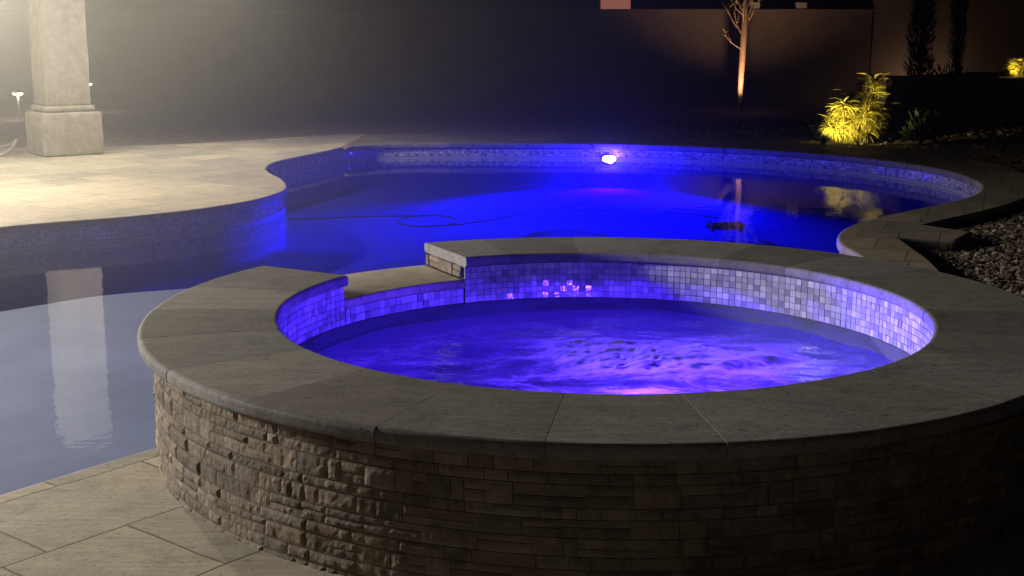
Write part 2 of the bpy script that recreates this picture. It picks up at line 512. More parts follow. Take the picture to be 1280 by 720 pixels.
def ring_stone(bm, a0, a1, ri, ro, z0, z1, rr, tones, tone, seg=None):
    """Coping stone: annular sector with bull-nosed inner and outer edges."""
    seg = seg or max(4, int((a1-a0)/R(1.3)))
    prof = []
    for k in range(5):
        b = PI/2*k/4; prof.append((ro - rr + rr*math.sin(b), z1 - rr + rr*math.cos(b)))
    for k in range(5):
        b = PI/2*k/4; prof.append((ro - rr + rr*math.cos(b), z0 + rr - rr*math.sin(b)))
    for k in range(5):
        b = PI/2*k/4; prof.append((ri + rr - rr*math.sin(b), z0 + rr - rr*math.cos(b)))
    for k in range(5):
        b = PI/2*k/4; prof.append((ri + rr - rr*math.cos(b), z1 - rr + rr*math.sin(b)))
    m = len(prof); rings = []
    for i in range(seg+1):
        a = a0 + (a1-a0)*i/seg
        rings.append([bm.verts.new(pol(r, a, z)) for r, z in prof])
    for A, B in zip(rings, rings[1:]):
        for k in range(m):
            bm.faces.new((A[k], A[(k+1) % m], B[(k+1) % m], B[k])); tones.append(tone)
    bm.faces.new(rings[0][::-1]); tones.append(tone)
    bm.faces.new(rings[-1]); tones.append(tone)

edges = [149, 166.6] + [166.6 + 15.8*i for i in range(1, 20)] + [477]
bm = bmesh.new(); tones = []
r2 = random.Random(21)
for a, b in zip(edges, edges[1:]):
    k = r2.uniform(0.76, 1.2); w = r2.uniform(-0.03, 0.03)
    dz = r2.uniform(-0.0004, 0.0004)
    ga = 0.0005
    ring_stone(bm, R(a) + ga, R(b) - ga, RI + r2.uniform(-0.002, 0.002), RO + r2.uniform(-0.003, 0.003), ZC - 0.046 + dz, ZC + dz, 0.016, tones, (k*(1+w), k, k*(1-w)))
o = S_(bm_obj('coping', bm, M['coping'], spa, False)); set_tone(o, tones, True)
md = o.data
# grout bed between the stones
bm = bmesh.new(); tt = []
ring_stone(bm, R(149.5), R(476.5), RI + 0.012, RO - 0.014, ZC - 0.045, ZC - 0.0014, 0.003, tt, 1, 220)
S_(bm_obj('grout_bed', bm, M['grout'], spa, True))

# solid ring of masonry under the coping (r 1.19..1.57) and lower sill in the notch
def ring_body(bm, a0, a1, ri, ro, z0, z1, seg):
    rg = []
    for i in range(seg+1):
        a = a0 + (a1-a0)*i/seg
        rg.append([bm.verts.new(pol(ri, a, z0)), bm.verts.new(pol(ro, a, z0)), bm.verts.new(pol(ro, a, z1)), bm.verts.new(pol(ri, a, z1))])
    for A, B in zip(rg, rg[1:]):
        for k in range(4):
            bm.faces.new((A[k], A[(k+1) % 4], B[(k+1) % 4], B[k]))
    bm.faces.new(rg[0][::-1]); bm.faces.new(rg[-1])
bm = bmesh.new()
ring_body(bm, R(149.3), R(476.7), 1.192, 1.575, -0.6, ZC - 0.048, 220)
ring_body(bm, R(117.0), R(149.0), 1.192, 1.575, -0.6, 0.308, 26)
S_(bm_obj('wall_core', bm, M['grout'], spa))

# interior plaster shell
bm = bmesh.new()
prev = None; NS = 180
rows = [(1.188, 0.238), (1.183, 0.235), (1.178, 0.05), (1.14, -0.08), (1.0, -0.12), (0.0, -0.125)]
rg = []
for r, z in rows:
    rg.append([bm.verts.new(pol(max(r, 0.001), 2*PI*i/NS, z)) for i in range(NS)])
for A, B in zip(rg, rg[1:]):
    for i in range(NS): bm.faces.new((A[i], B[i], B[(i+1) % NS], A[(i+1) % NS]))
S_(bm_obj('plaster_shell', bm, M['plaster'], spa, True))

# mosaic band: full height under the coping, two rows under the spillway
arc1 = [pol(1.189, R(149.2) + R(327.6)*i/500) for i in range(501)]
vs, fs, tn = tile_band(arc1, 0.240, ZC - 0.048, 6, 0.003, 0.029, None, 5, tilt=0.04)
arc2 = [pol(1.189, R(117.2) + R(31.6)*i/60) for i in range(61)]
v2, f2, t2 = tile_band(arc2, 0.240, 0.306, 2, 0.003, 0.029, None, 6, tilt=0.04)
fs += [tuple(i + len(vs) for i in f) for f in f2]; vs += v2; tn += t2
o = S_(mesh_obj('tile_band', vs, fs, M['tile'], spa)); set_tone(o, tn)

# spillway slab
bm = bmesh.new(); tt = []
ring_stone(bm, R(117.15), R(148.85), RI - 0.002, 1.60, 0.31, 0.35, 0.014, tt, 1, 30)
S_(bm_obj('spillway', bm, M['spill'], spa, True))

# split face cladding: every block roughened on its own
def clad_blocks():
    r = random.Random(11)
    V = []; F = []; T = []
    def block(a0, a1, z0, z1, off, tone, rug, radial=None):
        # a patch of a block: grid over angle and height pushed out by noise
        w = (a1-a0)*RW; nu = max(3, int(w/0.011)); nv = max(3, int((z1-z0)/0.011))
        base = len(V); sd = r.uniform(0, 100)
        for j in range(nv+1):
            for i in range(nu+1):
                fu, fv = i/nu, j/nv
                a = a0 + (a1-a0)*fu; z = z0 + (z1-z0)*fv
                e = min(fu, 1-fu)*w; ez = min(fv, 1-fv)*(z1-z0)
                edge = min(1, min(e, ez)/0.006)
                q = Vector((a*RW*18 + sd, z*18, sd))
                q2 = Vector((a*RW*60 + sd, z*22, sd*2))
                d = noise.noise(q)*0.6 + 0.7*noise.noise(q2) + 0.5*noise.noise(Vector((a*RW*130, z*90, sd))) + (noise.cell(Vector((a*RW*26+sd, z*20, 1.0)))-0.5)*0.5
                rr = RW + off*edge + rug*d*edge - (1-edge)*0.0022
                V.append(pol(rr, a, z))
        for j in range(nv):
            for i in range(nu):
                k = base + j*(nu+1) + i
                F.append((k, k+1, k+nu+2, k+nu+1)); T.append(tone)
        # sides back to the core
        def side(ids):
            b = len(V)
            for k in ids:
                p = V[k]; d = Vector((p.x-CX, p.y-CY, 0)).normalized()
                V.append(Vector((CX + d.x*1.57, CY + d.y*1.57, p.z)))
            for m in range(len(ids)-1):
                F.append((ids[m], ids[m+1], b+m+1, b+m)); T.append(tuple(x*0.7 for x in tone))
        row = nu+1
        side([base+i for i in range(row)]); side([base+nv*row+i for i in range(row)])
        side([base+j*row for j in range(nv+1)]); side([base+j*row+nu for j in range(nv+1)])
    def courses(a_from, a_to, zlo, zhi):
        z = zlo
        while z < zhi - 0.01:
            h = r.choice([0.030, 0.036, 0.044, 0.05, 0.062])
            if zhi - z - h < 0.03: h = zhi - z
            a = a_from - r.uniform(0, 0.05) if a_to - a_from > 5 else a_from
            while a < a_to - 0.005:
                w = r.choice([r.uniform(0.035, 0.08), r.uniform(0.06, 0.13), r.uniform(0.1, 0.2)])/RW
                if a_to - a - w < 0.022: w = a_to - a
                a1 = min(a + w, a_to)
                k = r.uniform(0.70, 1.22); wv = r.uniform(-0.05, 0.05)
                # two thin pieces now and then instead of one tall one
                if h > 0.045 and r.random() < 0.35:
                    m = z + h*r.uniform(0.4, 0.6)
                    block(max(a, a_from), a1, z, m-0.001, r.uniform(-0.002, 0.004), (k*(1+wv), k, k*(1-wv)), 0.0027)
                    k2 = r.uniform(0.72, 1.2)
                    block(max(a, a_from), a1, m+0.001, z+h-0.002, r.uniform(-0.002, 0.004), (k2, k2, k2), 0.0027)
                else:
                    block(max(a, a_from), a1 - 0.0012, z, z+h-0.002, r.uniform(-0.002, 0.005), (k*(1+wv), k, k*(1-wv)), 0.0028)
                a = a1
            z += h
    courses(R(149.0), R(477.0), -0.24, ZC - 0.047)
    courses(R(117.0), R(149.0), -0.24, 0.308)
    return V, F, T
V, F, T = clad_blocks()
o = S_(mesh_obj('stone_cladding', V, F, M['clad'], spa)); set_tone(o, T, True)

# small stones closing the two ends of the notch
rj = random.Random(4)
for ang, sgn in ((R(117), 1), (R(149), -1)):
    bm = bmesh.new(); tt = []
    rad = 1.205
    while rad < 1.57:
        w = min(rj.uniform(0.06, 0.16), 1.585 - rad)
        for z0, z1 in ((0.352, 0.378), (0.379, 0.403)) if rj.random() < 0.5 else ((0.352, 0.403),):
            c = pol(rad + w/2, ang, (z0+z1)/2)
            t_ = Matrix.Rotation(ang, 4, 'Z')
            nb = len(bm.faces)
            dep = rj.uniform(0.012, 0.026)
            box(bm, c + Vector((-math.sin(ang), math.cos(ang), 0))*sgn*0.004, (w-0.003, dep, z1-z0-0.001), t_, 0.003, 1)
            bm.faces.ensure_lookup_table()
            k = rj.uniform(0.7, 1.2); tt += [(k, k, k)]*(len(bm.faces)-nb)
        rad += w
    o = S_(bm_obj('notch_facing', bm, M['clad'], spa)); set_tone(o, tt, True)

# bubbling water
bm = bmesh.new(); NR, NA_ = 110, 300
JETS = [(0.55, 4.98, 0.30, 1.0), (0.92, 4.95, 0.24, 0.8), (0.22, 5.15, 0.22, 0.6), (-0.35, 4.85, 0.28, 0.35)]
def wz(x, y):
    h = 0.0
    for jx, jy, s, k in JETS:
        d2 = ((x-jx)**2 + (y-jy)**2)/(s*s)
        h += k*math.exp(-d2)
    act = min(1.0, 0.22 + h)
    q = Vector((x*3.1, y*3.8, 0.3)); q2 = Vector((x*9, y*11, 5.1)); q3 = Vector((x*24, y*28, 9.0))
    z = 0.014*noise.noise(q) + act*(0.013*noise.noise(q2 + Vector((noise.noise(q)*1.5, 0, 0))) + 0.005*(1-abs(noise.noise(q3))*2)*act)
    z += 0.006*math.sin(9*(math.hypot(x-0.6, y-4.9)) + 2*noise.noise(q))*(1-0.5*act)
    return z + 0.018*min(1, h)
rg = []; churn = []
for i in range(NR+1):
    r_ = 1.18*max(i, 0.02)/NR
    rg.append([])
    for k in range(NA_):
        p = pol(r_, 2*PI*k/NA_)
        rg[-1].append(bm.verts.new((p.x, p.y, SWZ + wz(p.x, p.y))))
        churn.append(min(1.0, sum(k2*math.exp(-((p.x-jx)**2 + (p.y-jy)**2)/(s2*s2)) for jx, jy, s2, k2 in JETS)))
for A, B in zip(rg, rg[1:]):
    for k in range(NA_): bm.faces.new((A[k], B[k], B[(k+1) % NA_], A[(k+1) % NA_]))
spa_water = struct(bm_obj('spa_water', bm, M['spawater'], None, True))
ca = spa_water.data.attributes.new('churn', 'FLOAT', 'POINT'); ca.data.foreach_set('value', churn)

# ------------------------------------------------------------------ gravel (nobody could count it)
def in_poly(x, y, lp):
    c = False; j = len(lp)-1
    for i in range(len(lp)):
        a, b = lp[i], lp[j]
        if (a.y > y) != (b.y > y) and x < (b.x-a.x)*(y-a.y)/(b.y-a.y)+a.x: c = not c
        j = i
    return c
ico = bmesh.new(); bmesh.ops.create_icosphere(ico, subdivisions=1, radius=1)
iv = [v.co.copy() for v in ico.verts]; ifc = [tuple(v.index for v in f.verts) for f in ico.faces]; ico.free()
GV, GF, GT = [], [], []
rg_ = random.Random(31)
cop_simple = cop_loop[::4] + [cop_loop[-1]]
def stone(x, y, s):
    b = len(GV); m = Matrix.Rotation(rg_.uniform(0, 6.3), 3, 'Z') @ Matrix.Rotation(rg_.uniform(0, 6.3), 3, 'X')
    sx, sy, sz = s*rg_.uniform(0.7, 1.4), s*rg_.uniform(0.6, 1.1), s*rg_.uniform(0.45, 0.8)
    for v in iv:
        q = m @ v
        jit = 1 + rg_.uniform(-0.22, 0.22)
        GV.append((x + q.x*sx*jit, y + q.y*sy*jit, GZ + s*0.25 + q.z*sz*jit))
    t = rg_.random()
    for f in ifc: GF.append(tuple(b+i for i in f)); GT.append(t)
cnt = 0
while cnt < 8500:
    x, y = rg_.uniform(1.9, 6.2), rg_.uniform(5.3, 12.5)
    if x < 0.33*y - 0.9 and False: continue
    if (x-CX)**2 + (y-CY)**2 < 1.63**2 or in_poly(x, y, cop_loop) or in_poly(x, y, hole_loop) or x > 0.44*y + 0.4: continue
    stone(x, y, rg_.uniform(0.009, 0.025)); cnt += 1
cnt = 0
while cnt < 1800:
    x, y = rg_.uniform(2.5, 9.5), rg_.uniform(12.5, 22)
    if in_poly(x, y, hole_loop) or in_poly(x, y, cop_loop) or in_poly(x, y, patio_loop): continue
    stone(x, y, rg_.uniform(0.015, 0.045)); cnt += 1
gm, gnt, gout = new_mat('gravel_stone'); t = NT(gnt)
at = t.n('Attribute'); at.attribute_name = 'tone'
gc = t.ramp(at.outputs['Fac'], [(0.0, (0.035, 0.027, 0.02)), (0.45, (0.095, 0.075, 0.055)), (0.8, (0.16, 0.13, 0.1)), (1.0, (0.34, 0.29, 0.23))])
t.principled(gout, gc, 0.85, None, 0.3)
gravel = struct(mesh_obj('gravel', GV, GF, gm), 'stuff'); set_tone(gravel, GT)

# ------------------------------------------------------------------ column
colm = empty('stone_column', (-5.26, 15.45, 0), 'square stone column on a block base at the patio edge', 'column')
rotc = Matrix.Rotation(R(36), 4, 'Z')
def rough_box(name, z0, z1, w, parent, bev, amp, mat, taper=1.0):
    bm = bmesh.new(); box(bm, (0, 0, (z0+z1)/2), (w, w, z1-z0), rotc, bev, 3)
    bmesh.ops.subdivide_edges(bm, edges=[e for e in bm.edges if e.calc_length() > 0.1], cuts=9, use_grid_fill=True)
    for v in bm.verts:
        v.co += Vector((noise.noise(v.co*4), noise.noise(v.co*4 + Vector((9, 0, 0))), 0))*amp
        v.co += Vector((noise.noise(v.co*14), noise.noise(v.co*14 + Vector((9, 0, 0))), noise.noise(v.co*11)))*amp*0.5
    return bm_obj(name, bm, mat, parent, True)
rough_box('base', 0.0, 0.50, 0.70, colm, 0.03, 0.008, M['colstone'])
rough_box('moulding', 0.50, 0.575, 0.585, colm, 0.03, 0.005, M['colstone'])
rough_box('shaft', 0.575, 3.1, 0.51, colm, 0.02, 0.008, M['colstone'])

# hose lying by the column
bm = bmesh.new()
hp = smooth_path([(-7.6, 14.6, 0.02), (-6.6, 14.72, 0.02), (-6.05, 14.85, 0.02), (-5.86, 15.05, 0.03), (-5.82, 15.28, 0.09), (-5.84, 15.45, 0.16), (-5.95, 15.62, 0.1), (-6.3, 15.8, 0.02)], 0.04)
tube(bm, hp, 0.018, 10)
tag(bm_obj('garden_hose', bm, M['hose'], None, True), 'grey garden hose curving over the patio beside the stone column', 'hose')

# ------------------------------------------------------------------ walls and neighbour
gw = empty('garden_wall', (0, 27.2, GZ), 'long low stucco garden wall across the back of the yard', 'wall')
bm = bmesh.new(); box(bm, (-6.4, 0, 0.92), (27.4, 0.2, 1.9)); bm_obj('panel', bm, M['stucco'], gw)
bm = bmesh.new(); box(bm, (-6.4, 0, 1.885), (27.5, 0.26, 0.05), None, 0.01); bm_obj('cap', bm, M['stucco'], gw)
tw_ = empty('boundary_wall', (13.5, 27.3, GZ), 'tall plain stucco wall rising behind the dark shrubs at right', 'wall')
bm = bmesh.new(); box(bm, (0.35, 0, 1.7), (13.0, 0.24, 3.5)); bm_obj('panel', bm, M['stucco_dark'], tw_)
bm = bmesh.new(); box(bm, (0.35, 0, 3.48), (13.1, 0.32, 0.07), None, 0.012); bm_obj('cap', bm, M['stucco'], tw_)
for i, (x, w, lab) in enumerate(((4.92, 0.20, 'pale square block on the low wall top right of the bare tree'), (5.86, 0.22, 'dim pale block on the low wall top, farther right from the bare tree'))):
    bm = bmesh.new(); box(bm, (0, 0, 0.07), (w, 0.2, 0.13), None, 0.012)
    o = bm_obj('cap_block', bm, M['pale']); o.location = (x, 27.2, GZ + 1.912)
    tag(o, lab, 'block', 'blocks on the garden wall')
nh = empty('neighbour_house', (3.9, 46, GZ), "dark neighbouring house behind the garden wall with one lit opening", 'house')
bm = bmesh.new(); box(bm, (-2, 3, 1.25), (16, 6, 2.5)); bm_obj('wall', bm, M['stucco_dark'], nh)
rv = [(-10.4, -0.5, 2.5), (6.4, -0.5, 2.5), (6.4, 6.5, 2.5), (-10.4, 6.5, 2.5), (-7, 3, 4.3), (3, 3, 4.3)]
mesh_obj('roof', rv, [(0, 1, 5, 4), (1, 2, 5), (2, 3, 4, 5), (3, 0, 4), (3, 2, 1, 0)], M['roof'], nh)
bm = bmesh.new(); box(bm, (-0.35, -0.02, 2.15), (1.16, 0.08, 0.8), None, 0.01); wf = bm_obj('window', bm, M['stucco_dark'], nh)
bm = bmesh.new(); box(bm, (-0.35, -0.065, 2.15), (1.02, 0.02, 0.68)); bm_obj('pane', bm, emit_mat('lit_window', (0.55, 0.20, 0.13), 0.45), wf)

# made-up dark backdrop that ends the rays so the haze glow shows
hv, hf = [], []
for i in range(81):
    x = -160 + 4*i
    hv += [(x, 118 + 6*math.sin(i*0.4), -1), (x, 122, 9 + 4*noise.noise(Vector((i*0.13, 0, 0))) + 1.2*noise.noise(Vector((i*0.6, 3, 0))))]
for i in range(80): hf.append((2*i, 2*i+2, 2*i+3, 2*i+1))
struct(mesh_obj('backdrop', hv, hf, simple('dark_backdrop', (0.03, 0.027, 0.03), 0.95, 0.3, 0.2), None, True))

# raised planter wall at the right
pw = empty('planter_wall', (9.0, 21.0, GZ), 'low stucco planter wall holding back soil at the right edge', 'wall')
bm = bmesh.new(); rp = Matrix.Rotation(R(-35), 4, 'Z')
box(bm, (0, 0, 0.36), (6.2, 0.22, 0.74), rp, 0.015); bm_obj('panel', bm, simple('planter_stucco', (0.24, 0.18, 0.135), 0.95, 0.25, 2, 0.5), pw)
bm = bmesh.new()
mv = []
for j in range(13):
    for i in range(25):
        u = -3.05 + 6.1*i/24; v = 0.1 + 4.2*j/12
        p = rp @ Vector((u, v, 0)); z = 0.70 + 0.10*noise.noise(Vector((u, v, 0))) + 0.03*noise.noise(Vector((u*4, v*4, 3)))
        if i in (0, 24) or j == 12: z = -0.1
        mv.append(bm.verts.new((p.x, p.y, z)))
for j in range(12):
    for i in range(24):
        a = j*25+i; bm.faces.new((mv[a], mv[a+1], mv[a+26], mv[a+25]))
bm_obj('soil', bm, M['soil'], pw, True)

# ------------------------------------------------------------------ plants
def leaf_strip(V, F, T, p, d, L, w, droop, tone, r, seg=4):
    d = d.normalized(); side = d.cross(Vector((0, 0, 1)))
    if side.length < 1e-3: side = Vector((1, 0, 0))
    side.normalize(); tw = r.uniform(-0.9, 0.9)
    nrm = side.cross(d).normalized(); side = side*math.cos(tw) + nrm*math.sin(tw)
    b = len(V); pos = p.copy(); dd = d.copy()
    for i in range(seg+1):
        t = i/seg; ww = w*(1 - t)**0.7*(0.55 + 0.45*min(1, t*4))
        V.append(pos - side*ww); V.append(pos + side*ww)
        dd = (dd + Vector((0, 0, -droop/seg))).normalized(); pos = pos + dd*(L/seg)
    for i in range(seg):
        k = b+2*i; F.append((k, k+1, k+3, k+2)); T.append(tone)

def strap_plant(name, loc, lobes, label, cat, mats, seed, nleaf, L=(0.16, 0.30), w=0.011):
    r = random.Random(seed)
    root = empty(name, loc, label, cat)
    V, F, T = [], [], []; sb = bmesh.new()
    for (cx, cy, cz, rad, share) in lobes:
        for s in range(max(2, int(share*18))):
            tip = Vector((cx + r.gauss(0, rad*0.55), cy + r.gauss(0, rad*0.55), cz + r.gauss(0, rad*0.5)))
            tip.z = max(0.08, tip.z)
            base = Vector((r.gauss(0, 0.07) + cx*0.35, r.gauss(0, 0.07), 0.0))
            mid = base.lerp(tip, 0.55) + Vector((0, 0, 0.12*tip.z))
            path = smooth_path([base, mid, tip], 0.06)
            tube(sb, path, [0.008*(1-0.7*i/len(path)) for i in range(len(path))], 5)
            m = int(nleaf*share/max(2, int(share*18)))
            for q in range(m):
                t = r.uniform(0.25, 1.0) ** 0.7
                p = path[min(len(path)-1, int(t*len(path)))]
                p = p + Vector((r.gauss(0, 0.015), r.gauss(0, 0.015), r.gauss(0, 0.015)))
                a = r.uniform(0, 2*PI)
                d = Vector((math.cos(a), math.sin(a), r.uniform(-0.1, 1.1)))
                leaf_strip(V, F, T, p, d, r.uniform(*L), w*r.uniform(0.7, 1.3), r.uniform(0.5, 2.2), r.random(), r)
    o = mesh_obj('leaves', V, F, mats[0], root); set_tone(o, T)
    bm_obj('stems', sb, mats[1], root)
    return root
LEAF = leaf_mat('strap_leaf', (0.20, 0.18, 0.03), (0.40, 0.34, 0.05))
DARKLEAF = leaf_mat('dark_leaf', (0.02, 0.03, 0.015), (0.05, 0.06, 0.03), 0.2)
STEM = simple('green_stem', (0.13, 0.12, 0.06), 0.7)
strap_plant('strap_leaf_shrub', (4.56, 17.55, GZ), [(-0.18, -0.05, 0.36, 0.24, 0.55), (0.02, 0, 0.60, 0.17, 0.3), (0.11, 0.02, 0.84, 0.11, 0.22), (0.34, 0.1, 0.42, 0.20, 0.16)],
            'strap leaved shrub lit bright yellow by a ground spotlight beside the pool', 'shrub', (LEAF, STEM), 2, 3800, L=(0.14, 0.28), w=0.013)
strap_plant('strap_leaf_shrub', (8.45, 22.05, GZ + 0.70), [(0, 0, 0.24, 0.15, 1.0)],
            'small yellow lit shrub on the planter wall at the right edge', 'shrub', (LEAF, STEM), 3, 500)

def cypress(loc, h, rad, label, seed, n=2600):
    r = random.Random(seed)
    root = empty('cypress', loc, label, 'tree', 'dark shrubs before the tall wall')
    bm = bmesh.new(); tube(bm, [(0, 0, 0), (0.02, 0, h*0.5), (0, 0.01, h*0.92)], [0.06, 0.04, 0.01], 7); bm_obj('trunk', bm, M['bark'], root)
    V, F, T = [], [], []
    for i in range(n):
        t = r.random(); z = 0.08*h + t*h*0.92
        env = rad*(0.55 + 0.45*math.sin(min(1, t*1.6)*PI*0.5))*(1-t)**0.45*(0.75 + 0.45*noise.noise(Vector((t*5, seed, 0))))
        a = r.uniform(0, 2*PI); q = env*math.sqrt(r.uniform(0.1, 1))*(1 + 0.25*noise.noise(Vector((a*2, t*9, seed))))
        p = Vector((math.cos(a)*q, math.sin(a)*q, z))
        leaf_strip(V, F, T, p, Vector((math.cos(a)*0.6, math.sin(a)*0.6, 1)), r.uniform(0.08, 0.2), 0.018, 0.3, r.random(), r, 2)
    o = mesh_obj('crown', V, F, DARKLEAF, root); set_tone(o, T)
cypress((7.95, 25.9, GZ), 3.3, 0.42, 'dark columnar shrub, the wider of two before the tall wall', 5)
cypress((8.75, 26.2, GZ), 3.6, 0.2, 'dark thin columnar shrub, the narrower of two before the tall wall', 9, 1800)
# low dark shrubs at their feet
def low_shrub(loc, rx, h, label, seed, n=1500):
    r = random.Random(seed)
    root = empty('low_shrub', loc, label, 'shrub', 'low shrubs along the wall')
    V, F, T = [], [], []; sb = bmesh.new()
    for i in range(9):
        a = r.uniform(0, 6.28); tube(sb, [(0, 0, 0), (math.cos(a)*rx*0.3, math.sin(a)*rx*0.3, h*0.4), (math.cos(a)*rx*0.7, math.sin(a)*rx*0.6, h*0.7)], [0.014, 0.009, 0.004], 5)
    for i in range(n):
        a = r.uniform(0, 6.28); e = math.acos(r.uniform(0, 1)); q = r.uniform(0.55, 1.0)*(1 + 0.3*noise.noise(Vector((a*1.5, e*3, seed))))
        p = Vector((math.cos(a)*math.sin(e)*rx*q, math.sin(a)*math.sin(e)*rx*0.8*q, 0.04 + math.cos(e)*h*q))
        leaf_strip(V, F, T, p, Vector((p.x, p.y, 0.4)), r.uniform(0.06, 0.13), 0.02, 0.5, r.random(), r, 2)
    o = mesh_obj('leaves', V, F, DARKLEAF, root); set_tone(o, T)
    bm_obj('stems', sb, STEM, root)
low_shrub((8.2, 25.0, GZ), 0.95, 0.75, 'low dark shrub at the foot of the columnar shrubs', 3, 2200)
low_shrub((5.45, 17.5, GZ), 0.26, 0.42, 'thin unlit shrub just right of the bright strap leaved shrub', 7, 260)

# bare young tree
tree = empty('young_tree', (4.30, 24.9, GZ), 'slender almost leafless young tree lit orange from below', 'tree')
bm = bmesh.new()
tp = smooth_path([(0, 0, 0), (0.0, 0, 0.5), (0.02, 0, 1.1), (0.035, 0, 1.7), (0.03, 0, 2.1), (0.05, 0.02, 2.6), (0.02, 0, 3.2), (0.06, 0, 3.9)], 0.1)
tube(bm, tp, [0.042 + 0.018*math.sin(min(1, i/len(tp)*3)*PI*0.5) - 0.058*max(0, i/len(tp)-0.35)/0.65*0.95 for i in range(len(tp))], 9)
bm_obj('trunk', bm, M['bark'], tree, True)
rt = random.Random(12); bm = bmesh.new(); tips = []
def branch(p, d, L, r0, lvl):
    pts = [Vector(p)]; dd = Vector(d).normalized()
    k = 6
    for i in range(k):
        dd = (dd + Vector((rt.gauss(0, 0.14), rt.gauss(0, 0.14), 0.12 + rt.gauss(0, 0.08)))).normalized()
        pts.append(pts[-1] + dd*L/k)
    tube(bm, pts, [r0*(1-0.75*i/k) for i in range(k+1)], 6)
    tips.append((pts[-1], dd))
    if lvl > 0:
        for i in range(rt.randint(2, 3)):
            q = pts[rt.randint(2, k-1)]
            s = Vector((rt.gauss(0, 1), rt.gauss(0, 1), 0.4)).normalized()
            branch(q, dd*0.8 + s*0.7, L*rt.uniform(0.4, 0.65), r0*0.5, lvl-1)
for z, dx, dy, dz, L in [(1.12, -0.85, -0.3, 0.45, 0.42), (1.38, -0.7, -0.2, 0.75, 0.55), (1.45, -0.9, 0.2, 0.5, 0.62), (1.5, 0.5, 0.3, 0.9, 0.6), (1.6, -0.5, -0.5, 0.8, 0.6), (1.66, 0.75, 0.1, 0.7, 0.5), (1.75, -0.85, 0.2, 0.5, 0.6), (1.85, 0.6, 0.1, 0.85, 0.7), (2.0, -0.5, 0.4, 0.8, 0.8),
                         (2.2, 0.7, -0.3, 0.8, 0.8), (2.4, -0.6, -0.2, 0.9, 0.8), (2.6, 0.4, 0.5, 0.9, 0.7), (2.8, -0.6, 0.2, 0.9, 0.7), (3.1, 0.5, -0.2, 0.9, 0.6), (3.4, -0.3, 0.2, 1, 0.5)]:
    branch((0.03, 0, z), (dx, dy, dz), L, 0.018, 1)
bm_obj('branches', bm, M['bark'], tree, True)
V, F, T = [], [], []
for p, d in tips:
    for q in range(rt.choice([0, 0, 1, 2, 3])):
        leaf_strip(V, F, T, p + Vector((rt.gauss(0, 0.02), rt.gauss(0, 0.02), 0)), d + Vector((rt.gauss(0, 0.6), rt.gauss(0, 0.6), 0)), rt.uniform(0.07, 0.13), 0.018, 0.8, rt.random(), rt, 3)
o = mesh_obj('leaves', V, F, leaf_mat('sparse_leaf', (0.35, 0.3, 0.12), (0.55, 0.48, 0.25)), tree); set_tone(o, T)

# ------------------------------------------------------------------ garden lamps
GLOW = emit_mat('lamp_glow', (1.0, 0.80, 0.55), 14.0)
def path_light(loc, h, label):
    root = empty('path_light', loc, label, 'path light', 'path lights beyond the column')
    bm = bmesh.new(); tube(bm, [(0, 0, 0), (0, 0, h)], 0.018, 10); bm_obj('stake', bm, M['steel'], root, True)
    bm = bmesh.new(); bmesh.ops.create_cone(bm, segments=20, radius1=0.13, radius2=0.05, depth=0.05, cap_ends=True, matrix=Matrix.Translation((0, 0, h+0.035))); hd = bm_obj('head', bm, M['steel'], root)
    bm = bmesh.new(); bmesh.ops.create_cone(bm, segments=20, radius1=0.075, radius2=0.085, depth=0.03, cap_ends=True, matrix=Matrix.Translation((0, 0, h-0.008))); bm_obj('lens', bm, GLOW, hd)
    l = bpy.data.lights.new('path_lamp', 'POINT'); l.energy = 3.0; l.color = (1, 0.78, 0.5); l.shadow_soft_size = 0.04
    lo = bpy.data.objects.new('path_lamp', l); col.objects.link(lo); lo.location = (loc[0], loc[1], loc[2] + h - 0.06)
path_light((-8.41, 22.5, GZ), 0.44, 'small lit path light left of the stone column')
path_light((-7.86, 24.5, GZ), 0.52, 'small lit path light just right of the stone column shaft')

def spot_fixture(loc, target, label, energy, color, size=70, name='spotlight'):
    root = empty(name, loc, label, 'spotlight', 'garden spotlights')
    d = (Vector(target) - Vector(loc) - Vector((0, 0, 0.1))).normalized()
    bm = bmesh.new(); tube(bm, [(0, 0, 0), (0, 0, 0.08)], 0.012, 8); bm_obj('stake', bm, M['black'], root, True)
    bm = bmesh.new(); c = Vector((0, 0, 0.11))
    tube(bm, [c - d*0.06, c - d*0.03, c + d*0.07], [0.022, 0.036, 0.042], 14); hd = bm_obj('housing', bm, M['black'], root, True)
    bm = bmesh.new(); tube(bm, [c + d*0.071, c + d*0.074], 0.034, 14); bm_obj('lens', bm, GLOW, hd)
    l = bpy.data.lights.new('spot_lamp', 'SPOT'); l.energy = energy; l.color = color; l.spot_size = R(size); l.spot_blend = 0.8; l.shadow_soft_size = 0.03
    lo = bpy.data.objects.new('spot_lamp', l); col.objects.link(lo); lo.location = Vector(loc) + c + d*0.1
    lo.rotation_euler = d.to_track_quat('-Z', 'Y').to_euler()
spot_fixture((3.98, 16.75, GZ), (4.5, 17.5, 0.45), 'black ground spotlight at the left foot of the bright strap leaved shrub', 300, (1.0, 0.84, 0.34), 80)
spot_fixture((4.22, 24.25, GZ), (4.32, 24.9, 1.2), 'black ground spotlight at the foot of the bare young tree', 120, (1.0, 0.62, 0.36), 110)
spot_fixture((8.08, 21.85, GZ + 0.70), (8.45, 22.05, 0.85), 'black ground spotlight on the planter wall at the right edge', 40, (1.0, 0.75, 0.2), 90)

